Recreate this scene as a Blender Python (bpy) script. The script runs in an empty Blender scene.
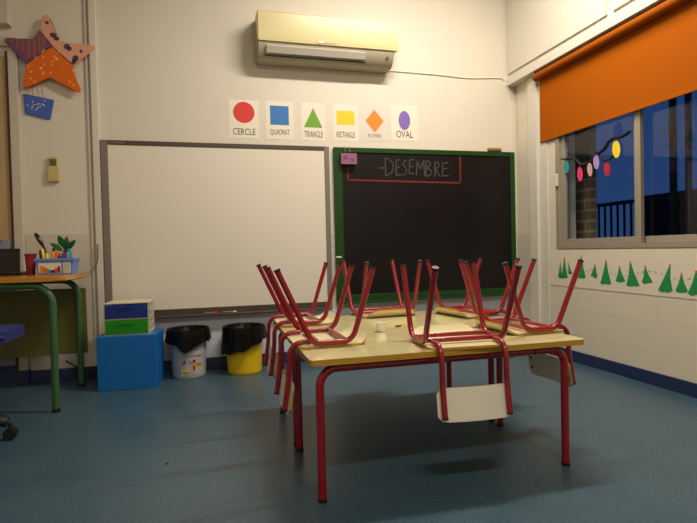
import bpy, bmesh, math, random
from mathutils import Vector, Matrix
random.seed(7)
S = bpy.context.scene
COL = S.collection
PI = math.pi

# ------------------------------------------------------------------ materials
def lin(h):
    if isinstance(h, str):
        h = h.lstrip('#'); c = [int(h[i:i+2], 16)/255 for i in (0, 2, 4)]
    else:
        c = [v/255 for v in h]
    return tuple(((v/12.92) if v <= .04045 else ((v+.055)/1.055)**2.4) for v in c) + (1,)

def mat(name, col, rough=.5, var=.06, scale=12, metal=0, bump=0, bscale=80, spec=.5, coat=0, emit=None, estr=0):
    m = bpy.data.materials.new(name); m.use_nodes = True
    nt = m.node_tree; N = nt.nodes; L = nt.links
    b = N['Principled BSDF']
    tc = N.new('ShaderNodeTexCoord')
    nz = N.new('ShaderNodeTexNoise'); nz.inputs['Scale'].default_value = scale; nz.inputs['Detail'].default_value = 4
    L.new(tc.outputs['Object'], nz.inputs['Vector'])
    mx = N.new('ShaderNodeMix'); mx.data_type = 'RGBA'
    c = lin(col)
    mx.inputs['A'].default_value = tuple(v*(1-var) for v in c[:3]) + (1,)
    mx.inputs['B'].default_value = tuple(min(1, v*(1+var)) for v in c[:3]) + (1,)
    L.new(nz.outputs['Fac'], mx.inputs['Factor'])
    L.new(mx.outputs['Result'], b.inputs['Base Color'])
    b.inputs['Roughness'].default_value = rough
    b.inputs['Metallic'].default_value = metal
    b.inputs['Specular IOR Level'].default_value = spec
    b.inputs['Coat Weight'].default_value = coat
    b.inputs['Coat Roughness'].default_value = .1
    if bump:
        n2 = N.new('ShaderNodeTexNoise'); n2.inputs['Scale'].default_value = bscale; n2.inputs['Detail'].default_value = 3
        L.new(tc.outputs['Object'], n2.inputs['Vector'])
        bp = N.new('ShaderNodeBump'); bp.inputs['Strength'].default_value = bump; bp.inputs['Distance'].default_value = .01
        L.new(n2.outputs['Fac'], bp.inputs['Height']); L.new(bp.outputs['Normal'], b.inputs['Normal'])
    if emit:
        b.inputs['Emission Color'].default_value = lin(emit); b.inputs['Emission Strength'].default_value = estr
    m['mx'] = 1
    return m

def mat_brick(name, c1, c2, mortar, bw, bh, ms, axes='yz', rough=.6, bump=.3, offset=.5):
    m = mat(name, c1, rough); nt = m.node_tree; N = nt.nodes; L = nt.links
    b = N['Principled BSDF']
    tc = N.new('ShaderNodeTexCoord'); sp = N.new('ShaderNodeSeparateXYZ'); cb = N.new('ShaderNodeCombineXYZ')
    L.new(tc.outputs['Object'], sp.inputs[0])
    L.new(sp.outputs[axes[0].upper()], cb.inputs['X']); L.new(sp.outputs[axes[1].upper()], cb.inputs['Y'])
    br = N.new('ShaderNodeTexBrick'); br.offset = offset
    br.inputs['Color1'].default_value = lin(c1); br.inputs['Color2'].default_value = lin(c2); br.inputs['Mortar'].default_value = lin(mortar)
    br.inputs['Scale'].default_value = 1; br.inputs['Mortar Size'].default_value = ms
    br.inputs['Brick Width'].default_value = bw; br.inputs['Row Height'].default_value = bh
    br.inputs['Mortar Smooth'].default_value = .3
    L.new(cb.outputs[0], br.inputs['Vector']); L.new(br.outputs['Color'], b.inputs['Base Color'])
    if bump:
        bp = N.new('ShaderNodeBump'); bp.invert = True; bp.inputs['Strength'].default_value = bump; bp.inputs['Distance'].default_value = .003
        L.new(br.outputs['Fac'], bp.inputs['Height']); L.new(bp.outputs['Normal'], b.inputs['Normal'])
    return m

def mat_wood(name, c1, c2, rough=.35, axis='X', coat=0, sc=2.5):
    m = mat(name, c1, rough, coat=coat); nt = m.node_tree; N = nt.nodes; L = nt.links
    tc = N.new('ShaderNodeTexCoord'); mp = N.new('ShaderNodeMapping')
    mp.inputs['Scale'].default_value = (1, 14, 14) if axis == 'X' else (14, 1, 14)
    nz = N.new('ShaderNodeTexNoise'); nz.inputs['Scale'].default_value = sc; nz.inputs['Detail'].default_value = 6; nz.inputs['Distortion'].default_value = .6
    cr = N.new('ShaderNodeValToRGB')
    cr.color_ramp.elements[0].position = .35; cr.color_ramp.elements[1].position = .7
    cr.color_ramp.elements[0].color = lin(c1); cr.color_ramp.elements[1].color = lin(c2)
    L.new(tc.outputs['Object'], mp.inputs[0]); L.new(mp.outputs[0], nz.inputs['Vector']); L.new(nz.outputs['Fac'], cr.inputs[0])
    L.new(cr.outputs[0], N['Principled BSDF'].inputs['Base Color'])
    return m

def mat_floor():
    m = mat('floor_lino', '#4f7080', .3); nt = m.node_tree; N = nt.nodes; L = nt.links
    b = N['Principled BSDF']
    tc = N.new('ShaderNodeTexCoord')
    a = N.new('ShaderNodeTexNoise'); a.inputs['Scale'].default_value = 90; a.inputs['Detail'].default_value = 3
    c = N.new('ShaderNodeTexNoise'); c.inputs['Scale'].default_value = 3.2; c.inputs['Detail'].default_value = 5; c.inputs['Roughness'].default_value = .65
    r1 = N.new('ShaderNodeValToRGB'); r1.color_ramp.elements[0].position = .3; r1.color_ramp.elements[1].position = .72
    r1.color_ramp.elements[0].color = lin('#2e4654'); r1.color_ramp.elements[1].color = lin('#4a6472')
    r2 = N.new('ShaderNodeValToRGB'); r2.color_ramp.elements[0].position = .3; r2.color_ramp.elements[1].position = .7
    r2.color_ramp.elements[0].color = (.78, .8, .82, 1); r2.color_ramp.elements[1].color = (1.08, 1.05, 1.0, 1)
    mx = N.new('ShaderNodeMix'); mx.data_type = 'RGBA'; mx.blend_type = 'MULTIPLY'; mx.inputs['Factor'].default_value = 1
    for n in (a, c): L.new(tc.outputs['Object'], n.inputs['Vector'])
    L.new(a.outputs['Fac'], r1.inputs[0]); L.new(c.outputs['Fac'], r2.inputs[0])
    L.new(r1.outputs[0], mx.inputs['A']); L.new(r2.outputs[0], mx.inputs['B'])
    L.new(mx.outputs['Result'], b.inputs['Base Color'])
    mr = N.new('ShaderNodeMapRange'); mr.inputs['To Min'].default_value = .24; mr.inputs['To Max'].default_value = .42
    L.new(c.outputs['Fac'], mr.inputs['Value']); L.new(mr.outputs[0], b.inputs['Roughness'])
    return m

def mat_glass(name):
    m = bpy.data.materials.new(name); m.use_nodes = True
    nt = m.node_tree; N = nt.nodes; L = nt.links; N.remove(N['Principled BSDF'])
    out = N['Material Output']
    t = N.new('ShaderNodeBsdfTransparent'); t.inputs[0].default_value = (.9, .94, .95, 1)
    g = N.new('ShaderNodeBsdfGlossy'); g.inputs['Roughness'].default_value = .02
    fr = N.new('ShaderNodeFresnel'); fr.inputs['IOR'].default_value = 1.5
    mx = N.new('ShaderNodeMixShader')
    ge = N.new('ShaderNodeNewGeometry'); iv = N.new('ShaderNodeMath'); iv.operation = 'SUBTRACT'; iv.inputs[0].default_value = 1; ml = N.new('ShaderNodeMath'); ml.operation = 'MULTIPLY'
    L.new(ge.outputs['Backfacing'], iv.inputs[1]); L.new(fr.outputs[0], ml.inputs[0]); L.new(iv.outputs[0], ml.inputs[1]); L.new(ml.outputs[0], mx.inputs[0]); L.new(t.outputs[0], mx.inputs[1]); L.new(g.outputs[0], mx.inputs[2]); L.new(mx.outputs[0], out.inputs[0])
    return m

M = {}
M['wall'] = mat('wall_paint', '#dcd3c2', .6, .02, 2, bump=.05, bscale=60)
M['wall_side'] = mat_brick('painted_block', '#d9cfb9', '#d8ceb8', '#d0c6b1', .60, .20, .003, 'yz', .55, .10)
M['ceiling'] = mat('ceiling_paint', '#e4ddd0', .8, .02)
M['tile'] = mat_brick('wall_tile', '#cfc6b4', '#cdc4b2', '#c3b9a6', .20, .0715, .003, 'xz', .3, .12, 0)
M['tile_y'] = mat_brick('wall_tile_side', '#cfc6b4', '#cdc4b2', '#c3b9a6', .20, .0715, .003, 'yz', .3, .12, 0)
M['white'] = mat('white_gloss', '#d6cfbf', .4, .02)
M['floor'] = mat_floor()
M['navy'] = mat('navy_paint', '#1f2c50', .4, .08)
M['door'] = mat('door_wood', '#b79a70', .5, .08, 6)
M['door_grey'] = mat('door_grey', '#8f90a0', .5, .04)
M['under'] = mat('panel_bluegrey', '#cfd3dc', .5, .03)
M['door_dark'] = mat('door_edge', '#4c3826', .5)
M['door_frame'] = mat('door_frame_grey', '#c9bfae', .5, .03)
M['red'] = mat('red_metal', '#8e0a1c', .25, .05, 20, coat=.4)
M['black'] = mat('black_plastic', '#141313', .45, .1)
M['ply_face'] = mat('ply_cream', '#e0d5a4', .3, .04, 10, coat=.2)
M['ply_edge'] = mat('ply_edge', '#c9993c', .5, .15, 60)
M['back_face'] = mat('backrest_cream', '#f0ead6', .35, .02, 10)
M['table_top'] = mat_wood('table_beech', '#cdc18c', '#d8ce9f', .16, 'X', coat=.3)
M['table_edge'] = mat_wood('table_edge', '#b98a26', '#c99c34', .4)
M['slate'] = mat('slate', '#141010', .4, .5, 2.5, spec=.3)
M['green_frame'] = mat('green_frame', '#0e3f0d', .35, .1)
M['chalk_white'] = mat('chalk_white', '#4e4942', .9, .3, 90)
M['chalk_red'] = mat('chalk_red', '#702616', .9, .25, 90)
M['wb_surface'] = mat('board_surface', '#e6dccb', .35, .01)
M['wb_grey'] = mat('board_grey', '#7d746b', .4, .04)
M['wb_dark'] = mat('board_dark', '#4c4036', .4, .08)
M['ac'] = mat('ac_cream', '#cec18c', .35, .02)
M['ac_under'] = mat('ac_grey', '#b0a88e', .4, .03)
M['ac_vent'] = mat('ac_louver', '#c4beb2', .4, .03)
M['dark'] = mat('dark_grey', '#33302d', .6)
M['sheet'] = mat('laminated_sheet', '#e9e0cd', .4, .01, coat=.15)
M['sheet2'] = mat('laminated_sheet_mauve', '#dcd3c8', .4, .01, coat=.15)
for n, h in dict(c_red='#d8301e', c_blue='#2b72b8', c_green='#6ba01c', c_yellow='#ecc80c', c_orange='#e8860e', c_violet='#7f62b6',
                 ink='#4a443c', ink_soft='#8a8494').items():
    M[n] = mat(n, h, .5, .03)
M['peach'] = mat('peach_felt', '#e0a184', .9, .06)
M['star_orange'] = mat('orange_felt', '#e0680f', .9, .06)
M['purple'] = mat('purple_felt', '#7a4a66', .9, .06)
M['mauve'] = mat('mauve_stripe', '#9a5f52', .9, .06)
M['dot_dark'] = mat('dot_grey', '#4b4252', .9)
M['dot_cream'] = mat('dot_cream', '#f5c37c', .9)
M['basket'] = mat('basket_blue', '#4763b4', .8, .08, 30)
M['cord'] = mat('cord_tan', '#b58a4c', .8)
M['remote'] = mat('remote_beige', '#c6b576', .5, .03)
M['lcd'] = mat('remote_lcd', '#6b6238', .3)
M['desk_top'] = mat_wood('desk_wood', '#b5761c', '#c68a2c', .22, 'X', coat=.2)
M['desk_green'] = mat('desk_green', '#38603a', .35, .06)
M['desk_panel'] = mat('desk_panel', '#5f5e22', .45, .06)
M['cube'] = mat('cube_blue', '#0a66b0', .4, .03)
M['case'] = mat('drawer_case', '#d5ccae', .35, .03)
M['d_blue'] = mat('drawer_blue', '#0e2f7c', .2, .05, coat=.4)
M['d_green'] = mat('drawer_green', '#1a8a0e', .2, .05, coat=.4)
M['bin_grey'] = mat('bin_grey', '#a2a6aa', .35, .03)
M['bin_yellow'] = mat('bin_yellow', '#dcb608', .35, .03)
M['bag'] = mat('bag_black', '#181312', .28, .2, 30, bump=.6, bscale=28)
M['st_white'] = mat('sticker_white', '#e6e2da', .4, .02)
M['chair_blue'] = mat('chair_blue', '#1b2468', .8, .1, 60)
M['box_pink'] = mat('box_magenta', '#8e5876', .5, .05)
M['brass'] = mat('eraser_wood', '#a87c34', .5, .08)
M['blind'] = mat('blind_orange', '#a45200', .8, .05, 60, spec=.1)
M['blind_dark'] = mat('blind_roller', '#964a02', .8, .05, spec=.1)
M['alu'] = mat('window_alu', '#9f9583', .4, .03, metal=.15)
M['glass'] = mat_glass('window_glass')
M['paper'] = mat('mural_paper', '#ddd1ba', .75, .03, 5)
M['tree'] = mat('tree_green', '#14884a', .8, .12, 40)
M['teal'] = mat('bulb_teal', '#2a8f90', .7); M['pink'] = mat('bulb_pink', '#e23a6c', .7)
M['rose'] = mat('bulb_rose', '#c8a49c', .7); M['lav'] = mat('bulb_lavender', '#a98ac0', .7)
M['bulb_red'] = mat('bulb_red', '#b41c34', .7); M['bulb_yel'] = mat('bulb_yellow', '#eed020', .7)
M['brick'] = mat_brick('brick', '#8a6c56', '#7b5e4a', '#a3937e', .26, .085, .012, 'yz', .8, .5)
M['brick_x'] = mat_brick('brick_front', '#8a6c56', '#7b5e4a', '#a3937e', .26, .085, .012, 'xz', .8, .5)
M['plaster'] = mat('plaster', '#a49a86', .8, .04)
M['rail'] = mat('rail_dark', '#12161c', .6)
M['hedge'] = mat('hedge_dark', '#0d140f', .9, .4, 8)
M['terrace'] = mat('terrace', '#2c2e30', .8)
M['column'] = mat('column_grey', '#3c4048', .7)
M['cup_red'] = mat('cup_red', '#941c24', .4, .05)
M['tray_blue'] = mat('tray_blue', '#5f86cc', .4, .04)
M['leaf'] = mat('leaf_green', '#3f8a52', .5, .2, 40)
M['screen'] = mat('screen_dark', '#1b1511', .25)
M['metal'] = mat('metal', '#b4b0a6', .3, .03, metal=.8)
M['tissue'] = mat('tissue', '#f2f0ea', .6, .02)
M['cable'] = mat('cable_cream', '#e6dfd0', .5)
M['cable_dark'] = mat('cable_dark', '#55504a', .5)

# ------------------------------------------------------------------ object helpers
def link(o, parent=None):
    COL.objects.link(o)
    if parent: o.parent = parent
    return o

def tag(o, label=None, cat=None, group=None, kind=None):
    if label: o['label'] = label
    if cat: o['category'] = cat
    if group: o['group'] = group
    if kind: o['kind'] = kind
    return o

def thing(name, label, cat, loc=(0, 0, 0), rz=0, group=None):
    o = bpy.data.objects.new(name, None); o.empty_display_size = .05
    o.location = loc; o.rotation_euler = (0, 0, rz)
    return tag(link(o), label, cat, group)

def obj(name, bm, mats, parent=None, smooth=False, loc=None):
    me = bpy.data.meshes.new(name)
    bmesh.ops.recalc_face_normals(bm, faces=bm.faces)
    if smooth:
        for f in bm.faces: f.smooth = True
        for e in bm.edges:
            if len(e.link_faces) == 2 and e.calc_face_angle(0) > .7: e.smooth = False
    bm.to_mesh(me); bm.free()
    for m in (mats if isinstance(mats, (list, tuple)) else [mats]): me.materials.append(M[m])
    o = bpy.data.objects.new(name, me)
    if loc: o.location = loc
    return link(o, parent)

def box(bm, lo, hi, bev=0, seg=2, mi=0):
    lo = Vector(lo); hi = Vector(hi); c = (lo+hi)/2; s = hi-lo
    r = bmesh.ops.create_cube(bm, size=1, matrix=Matrix.Translation(c) @ Matrix.Diagonal((*s, 1)))
    vs = r['verts']; fs = {f for v in vs for f in v.link_faces}
    for f in fs: f.material_index = mi
    if bev:
        es = {e for v in vs for e in v.link_edges}
        bmesh.ops.bevel(bm, geom=list(es), offset=bev, segments=seg, affect='EDGES', profile=.5)
    return bm

def B(lo, hi, bev=0, seg=2): return box(bmesh.new(), lo, hi, bev, seg)

def fillet(pts, r, n=7):
    pts = [Vector(p) for p in pts]; out = [pts[0]]
    rs = r if isinstance(r, (list, tuple)) else [r]*(len(pts)-2)
    for i in range(1, len(pts)-1):
        a, b, c = pts[i-1], pts[i], pts[i+1]
        u = (a-b).normalized(); v = (c-b).normalized()
        ang = u.angle(v); t = rs[i-1]/math.tan(ang/2)
        t = min(t, (a-b).length*.95, (c-b).length*.95)
        rr = t*math.tan(ang/2)
        p0 = b+u*t; p1 = b+v*t; cen = b+(u+v).normalized()*(rr/math.sin(ang/2))
        e0 = p0-cen; e1 = p1-cen; th = e0.angle(e1)
        for k in range(n+1):
            s = k/n
            out.append(cen+(e0*math.sin((1-s)*th)+e1*math.sin(s*th))/math.sin(th))
    out.append(pts[-1]); return out

def tube(bm, pts, r, n=12, cap=True, closed=False):
    pts = [Vector(p) for p in pts]
    rad = r if isinstance(r, (list, tuple)) else [r]*len(pts)
    t0 = (pts[1]-pts[0]).normalized()
    up = Vector((0, 0, 1)) if abs(t0.z) < .9 else Vector((1, 0, 0))
    x = t0.cross(up).normalized(); rings = []
    prev = t0
    for i, p in enumerate(pts):
        if i == 0: t = t0
        elif i == len(pts)-1: t = (pts[i]-pts[i-1]).normalized()
        else: t = ((pts[i+1]-p).normalized()+(p-pts[i-1]).normalized()).normalized()
        q = prev.rotation_difference(t); x = q @ x; x = (x-t*x.dot(t)).normalized(); y = t.cross(x); prev = t
        rings.append([bm.verts.new(p+(x*math.cos(2*PI*k/n)+y*math.sin(2*PI*k/n))*rad[i]) for k in range(n)])
    for a, b in zip(rings, rings[1:]):
        for k in range(n): bm.faces.new((a[k], a[(k+1) % n], b[(k+1) % n], b[k]))
    if cap:
        bm.faces.new(rings[0][::-1]); bm.faces.new(rings[-1])
    return bm

def T(pts, r, n=12): return tube(bmesh.new(), pts, r, n)

def lathe(bm, prof, n=32, c=(0, 0, 0), f=None):
    rings = []
    for i, (r, z) in enumerate(prof):
        ring = []
        for k in range(n):
            a = 2*PI*k/n
            rr, zz = (r, z) if f is None else f(i, a, r, z)
            ring.append(bm.verts.new((c[0]+rr*math.cos(a), c[1]+rr*math.sin(a), c[2]+zz)))
        rings.append(ring)
    for a, b in zip(rings, rings[1:]):
        for k in range(n): bm.faces.new((a[k], a[(k+1) % n], b[(k+1) % n], b[k]))
    return rings

def prism(bm, poly, t, fr, mi_side=None):
    """extrude 2D polygon poly by t; fr maps (u,v,w)->Vector"""
    a = [bm.verts.new(fr(u, v, 0)) for u, v in poly]; b = [bm.verts.new(fr(u, v, t)) for u, v in poly]
    f0 = bm.faces.new(a[::-1]); f1 = bm.faces.new(b)
    n = len(poly)
    for k in range(n):
        f = bm.faces.new((a[k], a[(k+1) % n], b[(k+1) % n], b[k]))
        if mi_side is not None: f.material_index = mi_side
    return bm

def on_back(u, v, w): return Vector((u, -w, v))        # on a wall facing -y
def on_right(u, v, w): return Vector((-w, -u, v))      # on a wall facing -x; u grows towards the camera
def flat(u, v, w): return Vector((u, v, w))

def rrect(x0, y0, x1, y1, r, n=6):
    out = []
    rs = r if isinstance(r, (list, tuple)) else [r]*4
    for (cx, cy, a0, rr) in ((x1-rs[0], y1-rs[0], 0, rs[0]), (x0+rs[1], y1-rs[1], PI/2, rs[1]), (x0+rs[2], y0+rs[2], PI, rs[2]), (x1-rs[3], y0+rs[3], 1.5*PI, rs[3])):
        for k in range(n+1):
            a = a0+PI/2*k/n; out.append((cx+rr*math.cos(a), cy+rr*math.sin(a)))
    return out

def ell(cx, cy, rx, ry, n=28, rot=0):
    out = []
    for k in range(n):
        a = 2*PI*k/n; x, y = rx*math.cos(a), ry*math.sin(a)
        out.append((cx+x*math.cos(rot)-y*math.sin(rot), cy+x*math.sin(rot)+y*math.cos(rot)))
    return out

def P(poly, t, fr): return prism(bmesh.new(), poly, t, fr)

def text_mesh(name, s, width, height, m, parent, cx, base, y):
    """lettering standing on a wall that faces -y, fitted to width x height"""
    cu = bpy.data.curves.new(name+'_c', 'FONT'); cu.body = s; cu.size = 1; cu.extrude = .01; cu.resolution_u = 3
    o = bpy.data.objects.new(name+'_tmp', cu); COL.objects.link(o)
    bpy.context.view_layer.update()
    me = bpy.data.meshes.new_from_object(o.evaluated_get(bpy.context.evaluated_depsgraph_get()))
    bpy.data.objects.remove(o); bpy.data.curves.remove(cu)
    xs = [v.co.x for v in me.vertices]; ys = [v.co.y for v in me.vertices]
    sx = width/(max(xs)-min(xs)); sy = height/(max(ys)-min(ys)); mxs = (max(xs)+min(xs))/2; my = min(ys)
    for v in me.vertices:
        v.co = Vector((cx+(v.co.x-mxs)*sx, y-.0004-(v.co.z+.01)*.03, base+(v.co.y-my)*sy))
    me.materials.clear(); me.materials.append(M[m]); me.name = name
    return link(bpy.data.objects.new(name, me), parent)

def struct(name, bm, m, smooth=False): return tag(obj(name, bm, m, None, smooth), kind='structure')

# ------------------------------------------------------------------ room shell
XL, XR, YF, ZC = -2.6, 2.67, -6.2, 3.5
struct('floor', B((XL-.1, YF-.1, -.1), (XR, 0, 0)), 'floor')
struct('ceiling', B((XL-.1, YF-.1, ZC), (XR+.2, .1, ZC+.1)), 'ceiling')
struct('wall_back', B((XL-.1, 0, -.1), (XR+.2, .12, ZC)), 'wall')
struct('wall_left', B((XL-.1, YF-.1, 0), (XL, 0, ZC)), 'wall')
struct('wall_front', B((XL, YF-.1, 0), (XR, YF, ZC)), 'wall')
WY0, WY1, WZ0, WZ1 = -.55, -3.55, .865, 2.27
bm = bmesh.new()
box(bm, (XR, YF-.1, -.1), (XR+.18, 0, WZ0)); box(bm, (XR, YF-.1, WZ1), (XR+.18, 0, ZC))
box(bm, (XR, WY0, WZ0), (XR+.18, 0, WZ1)); box(bm, (XR, YF-.1, WZ0), (XR+.18, WY1, WZ1))
struct('wall_right', bm, 'wall_side')
# tile dado on the back wall and in the corner of the right wall
struct('trim_1', B((-1.27, -.006, .09), (-.86, 0, 1.06)), 'tile')
struct('trim_2', B((-.765, -.006, .10), (2.664, 0, 1.03)), 'tile')
struct('trim_10', B((-.762, -.010, .093), (2.60, -.0062, .415)), 'under')  # plain light blue-grey strip over the tile, below the boards
bm = bmesh.new(); box(bm, (XR-.006, -.222, .09), (XR, -.007, 1.0)); struct('trim_3', bm, 'tile_y')
# white pilaster between the corner and the window
bm = bmesh.new(); box(bm, (XR-.03, -.345, .086), (XR, -.224, 2.318), .003); box(bm, (XR-.008, -.452, .086), (XR, -.345, 2.318), .002); struct('trim_4', bm, 'white')
# white cable trunking left of the whiteboard
bm = bmesh.new(); box(bm, (-.814, -.03, .09), (-.766, 0, ZC), .004); box(bm, (-.846, -.014, .09), (-.826, 0, ZC), .004); struct('trim_5', bm, 'white')
# boxed-in beam above the window with panel grooves and a ledge
bm = bmesh.new()
box(bm, (2.60, YF, 2.325), (XR, 0, ZC))
box(bm, (2.583, YF, 2.325), (2.60, 0, 2.385), .003)
for a, b in ((-1.20, -.02), (-2.43, -1.255), (-3.66, -2.485)): box(bm, (2.586, a, 2.425), (2.60, b, 3.4), .003)
struct('trim_6', bm, 'white')
struct('baseboard_back', B((-1.272, -.014, 0), (XR-.014, 0, .092), .002), 'navy')
struct('baseboard_left', B((-1.336, -.034, 0), (-1.2725, 0, .0995), .002), 'navy')
struct('baseboard_right', B((XR-.014, YF, 0), (XR, 0, .083), .002), 'navy')
# door at the far left of the back wall
bm = bmesh.new(); box(bm, (-1.335, -.03, .10), (-1.276, 0, 2.36), .004); struct('trim_7', bm, 'door_frame')
dr = obj('door_1', B((-2.2, -.012, .005), (-1.352, 0, 2.30), .002), 'door'); tag(dr, kind='structure')
obj('lower_panel', B((-2.19, -.018, .14), (-1.356, -.0125, 1.02), .002), 'door_grey', dr); obj('kick_plate', B((-2.19, -.020, .006), (-1.356, -.0125, .138), .002), 'navy', dr)
obj('door_stop', B((-1.352, -.024, .005), (-1.336, 0, 2.33)), 'door_dark', dr)
obj('door_handle', T(fillet([(-1.42, -.013, 1.02), (-1.42, -.06, 1.02), (-1.53, -.06, 1.02)], .015), .009, 10), 'metal', dr, True)
bm = bmesh.new(); box(bm, (-2.2, -.075, 2.50), (-1.305, 0, 2.95), .006); box(bm, (-2.2, -.03, 2.365), (-1.276, 0, 2.43), .004); struct('trim_8', bm, 'door_frame')

# ------------------------------------------------------------------ window, outside
win = obj('window_1', bmesh.new(), 'alu')
bm = bmesh.new()
X0, X1 = XR-.006, XR+.09
box(bm, (X0, WY1, WZ0), (X1, WY0, WZ0+.03), .002); box(bm, (X0, WY1, WZ1-.04), (X1, WY0, WZ1), .002)
box(bm, (X0, WY0-.045, WZ0+.03), (X1, WY0, WZ1-.04), .002); box(bm, (X0, WY1, WZ0+.03), (X1, WY1+.045, WZ1-.04), .002)
bpy.data.objects.remove(win)
win = struct('window_1', bm, 'alu')
def sash(y0, y1, x, w=.05, nm='sash'):
    bm = bmesh.new(); z0, z1 = WZ0+.031, WZ1-.041
    box(bm, (x, y1, z0), (x+.028, y0, z0+.045), .002); box(bm, (x, y1, z1-.045), (x+.028, y0, z1), .002)
    box(bm, (x, y0-w, z0+.045), (x+.028, y0, z1-.045), .002); box(bm, (x, y1, z0+.045), (x+.028, y1+w, z1-.045), .002)
    s = obj(nm, bm, 'alu', win)
    obj('pane', B((x+.012, y1+w, z0+.045), (x+.016, y0-w, z1-.045)), 'glass', s)
    return s
s1 = sash(WY0-.046, -1.375, XR+.01, .048)
sash(-1.28, -2.16, XR+.05, .045)
sash(-2.12, -2.9, XR+.01, .048)
sash(-2.86, WY1+.046, XR+.05, .048)
bm = bmesh.new(); box(bm, (X0-.016, -.592, 1.36), (X0-.001, -.562, 1.46), .006); obj('latch', bm, 'white', win)
# outside: brick pier, terrace, railing, columns, hedge
pr = thing('brick_pier', 'brown brick pier outside behind the left window pane', 'pier', (2.98, -.5, -.1))
obj('brickwork', B((0, -.065, .001), (.06, .30, 1.69)), 'brick', pr)
obj('plaster_top', B((0, -.065, 1.69), (.06, .30, 3.0)), 'plaster', pr)
struct('trim_9', B((2.86, -9, -.3), (5.0, 6, -.11)), 'terrace')
rl = thing('terrace_railing', 'dark metal railing with thin uprights outside the window', 'railing', (3.9, 0, -.13))
obj('handrail', B((-.025, -7, 1.41), (.025, 4, 1.445), .004), 'rail', rl)
obj('bottom_rail', B((-.02, -7, .08), (.02, 4, .11), .004), 'rail', rl)
bal = B((-.008, -.008, .11), (.008, .008, 1.41)); b0 = obj('baluster', bal, 'rail', rl, loc=(0, 1.0, 0))
for k in range(1, 62):
    c = b0.copy(); c.location = (0, 1.0-.085*k, 0); link(c, rl)
for yy in (3.9, 1.2, -1.2, -3.6): obj('post', B((-.02, yy-.02, .021), (.02, yy+.02, 1.41)), 'rail', rl)
scr = obj('privacy_screen', B((-.012, -3.5, 0), (.012, 1.50, 1.465), .003), 'rail', None, loc=(4.07, -1.5, -.1095))
tag(scr, 'black screen panel standing behind the terrace railing right of the brick pier', 'screen')
for i, (a, b) in enumerate(((-.56, -.605), (-.71, -.745))):
    o = obj('terrace_column', B((-.03, a-.0, -.1+.0), (.03, b, 3.2)) if False else B((-.02, b, -.1095), (.02, a, 3.2), .004), 'column', None, loc=(3.8, 0, 0))
    tag(o, ['slim dark terrace column outside, left one of the pair through the right pane', 'slim dark terrace column outside, right one of the pair through the right pane'][i], 'column', 'terrace columns')
bm = bmesh.new()
rs = random.Random(3); nx = 90; rows = []
for i in range(nx+1):
    y = 1.4-9*i/nx; h = 1.43+.07*rs.random()+.06*math.sin(i*.7)
    rows.append([bm.verts.new((x+.06*rs.random(), y, z)) for x, z in ((0, -1.2), (.05, h*.7), (.2, h), (.6, h+.03), (.8, -1.2))])
for a, b in zip(rows, rows[1:]):
    for k in range(4): bm.faces.new((a[k], a[k+1], b[k+1], b[k]))
o = obj('hedge', bm, 'hedge', None, loc=(5.6, 0, 0)); tag(o, 'dark hedge silhouette beyond the terrace railing against the dusk sky', 'hedge')

# roller blind
bl = thing('roller_blind', 'orange fabric roller blind pulled half down over the window', 'blind', (2.622, -.372, 2.283))
obj('roller', T([(0, 0, 0), (0, -3.15, 0)], .032, 20), 'blind_dark', bl, True)
obj('fabric', B((.031, -3.12, -.515), (.034, -.006, -.002)), 'blind', bl)
obj('bottom_bar', B((.027, -3.12, -.538), (.038, -.006, -.515), .003), 'blind', bl)
obj('bracket', B((-.02, .001, -.03), (.02, .012, .043), .003), 'white', bl)

# paper mural with trees
mu = thing('paper_mural', 'long white paper strip with green paper trees below the window', 'mural', (XR-.001, 0, 0))
obj('paper', P([(.47, .572), (2.6, .562), (2.6, .858), (.45, .858)], .002, on_right), 'paper', mu)
for (y, z1, z0, w, sk) in ((-.591, .744, .638, .058, 0), (-.642, .790, .634, .075, 0), (-.708, .746, .668, .05, .02), (-.832, .807, .643, .09, 0), (-.963, .744, .66, .072, -.012), (-1.077, .775, .613, .105, -.005),
                       (-1.212, .735, .638, .085, .008), (-1.318, .768, .613, .11, .02), (-1.434, .741, .640, .085, .016), (-1.567, .755, .596, .105, -.035), (-1.68, .704, .601, .085, 0), (-1.775, .722, .591, .11, 0)):
    u = -y; h = z1-z0; rs = random.Random(int(u*1000))
    pts = [(u-w/2, z0+.006)]
    for k in range(1, 4): pts.append((u-w/2+w*k/4+rs.uniform(-.004, .004), z0+rs.uniform(-.008, .006)))
    pts += [(u+w/2, z0+.008), (u+w*.22-sk*.4, z0+h*.52), (u+.004-sk, z1), (u-.004-sk, z1), (u-w*.24-sk*.4, z0+h*.5)]
    t = obj('paper_tree', P(pts, .0012, lambda a, b, w_: on_right(a, b, w_+.0021)), 'tree', mu)
    obj('star_tip', P(ell(u-sk, z1+.005, .006, .007, 8), .001, lambda a, b, w_: on_right(a, b, w_+.0021)), 'c_red', t)
gp = []
for k in range(90):
    u = .56+k*.0155; gp.append((-.0042, -u, .70+.018*math.sin(u*14)))
gb = bmesh.new()
for k in range(0, 88, 3): tube(gb, gp[k:k+2], .0014, 5)
obj('garland', gb, 'ink_soft', mu)

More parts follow.
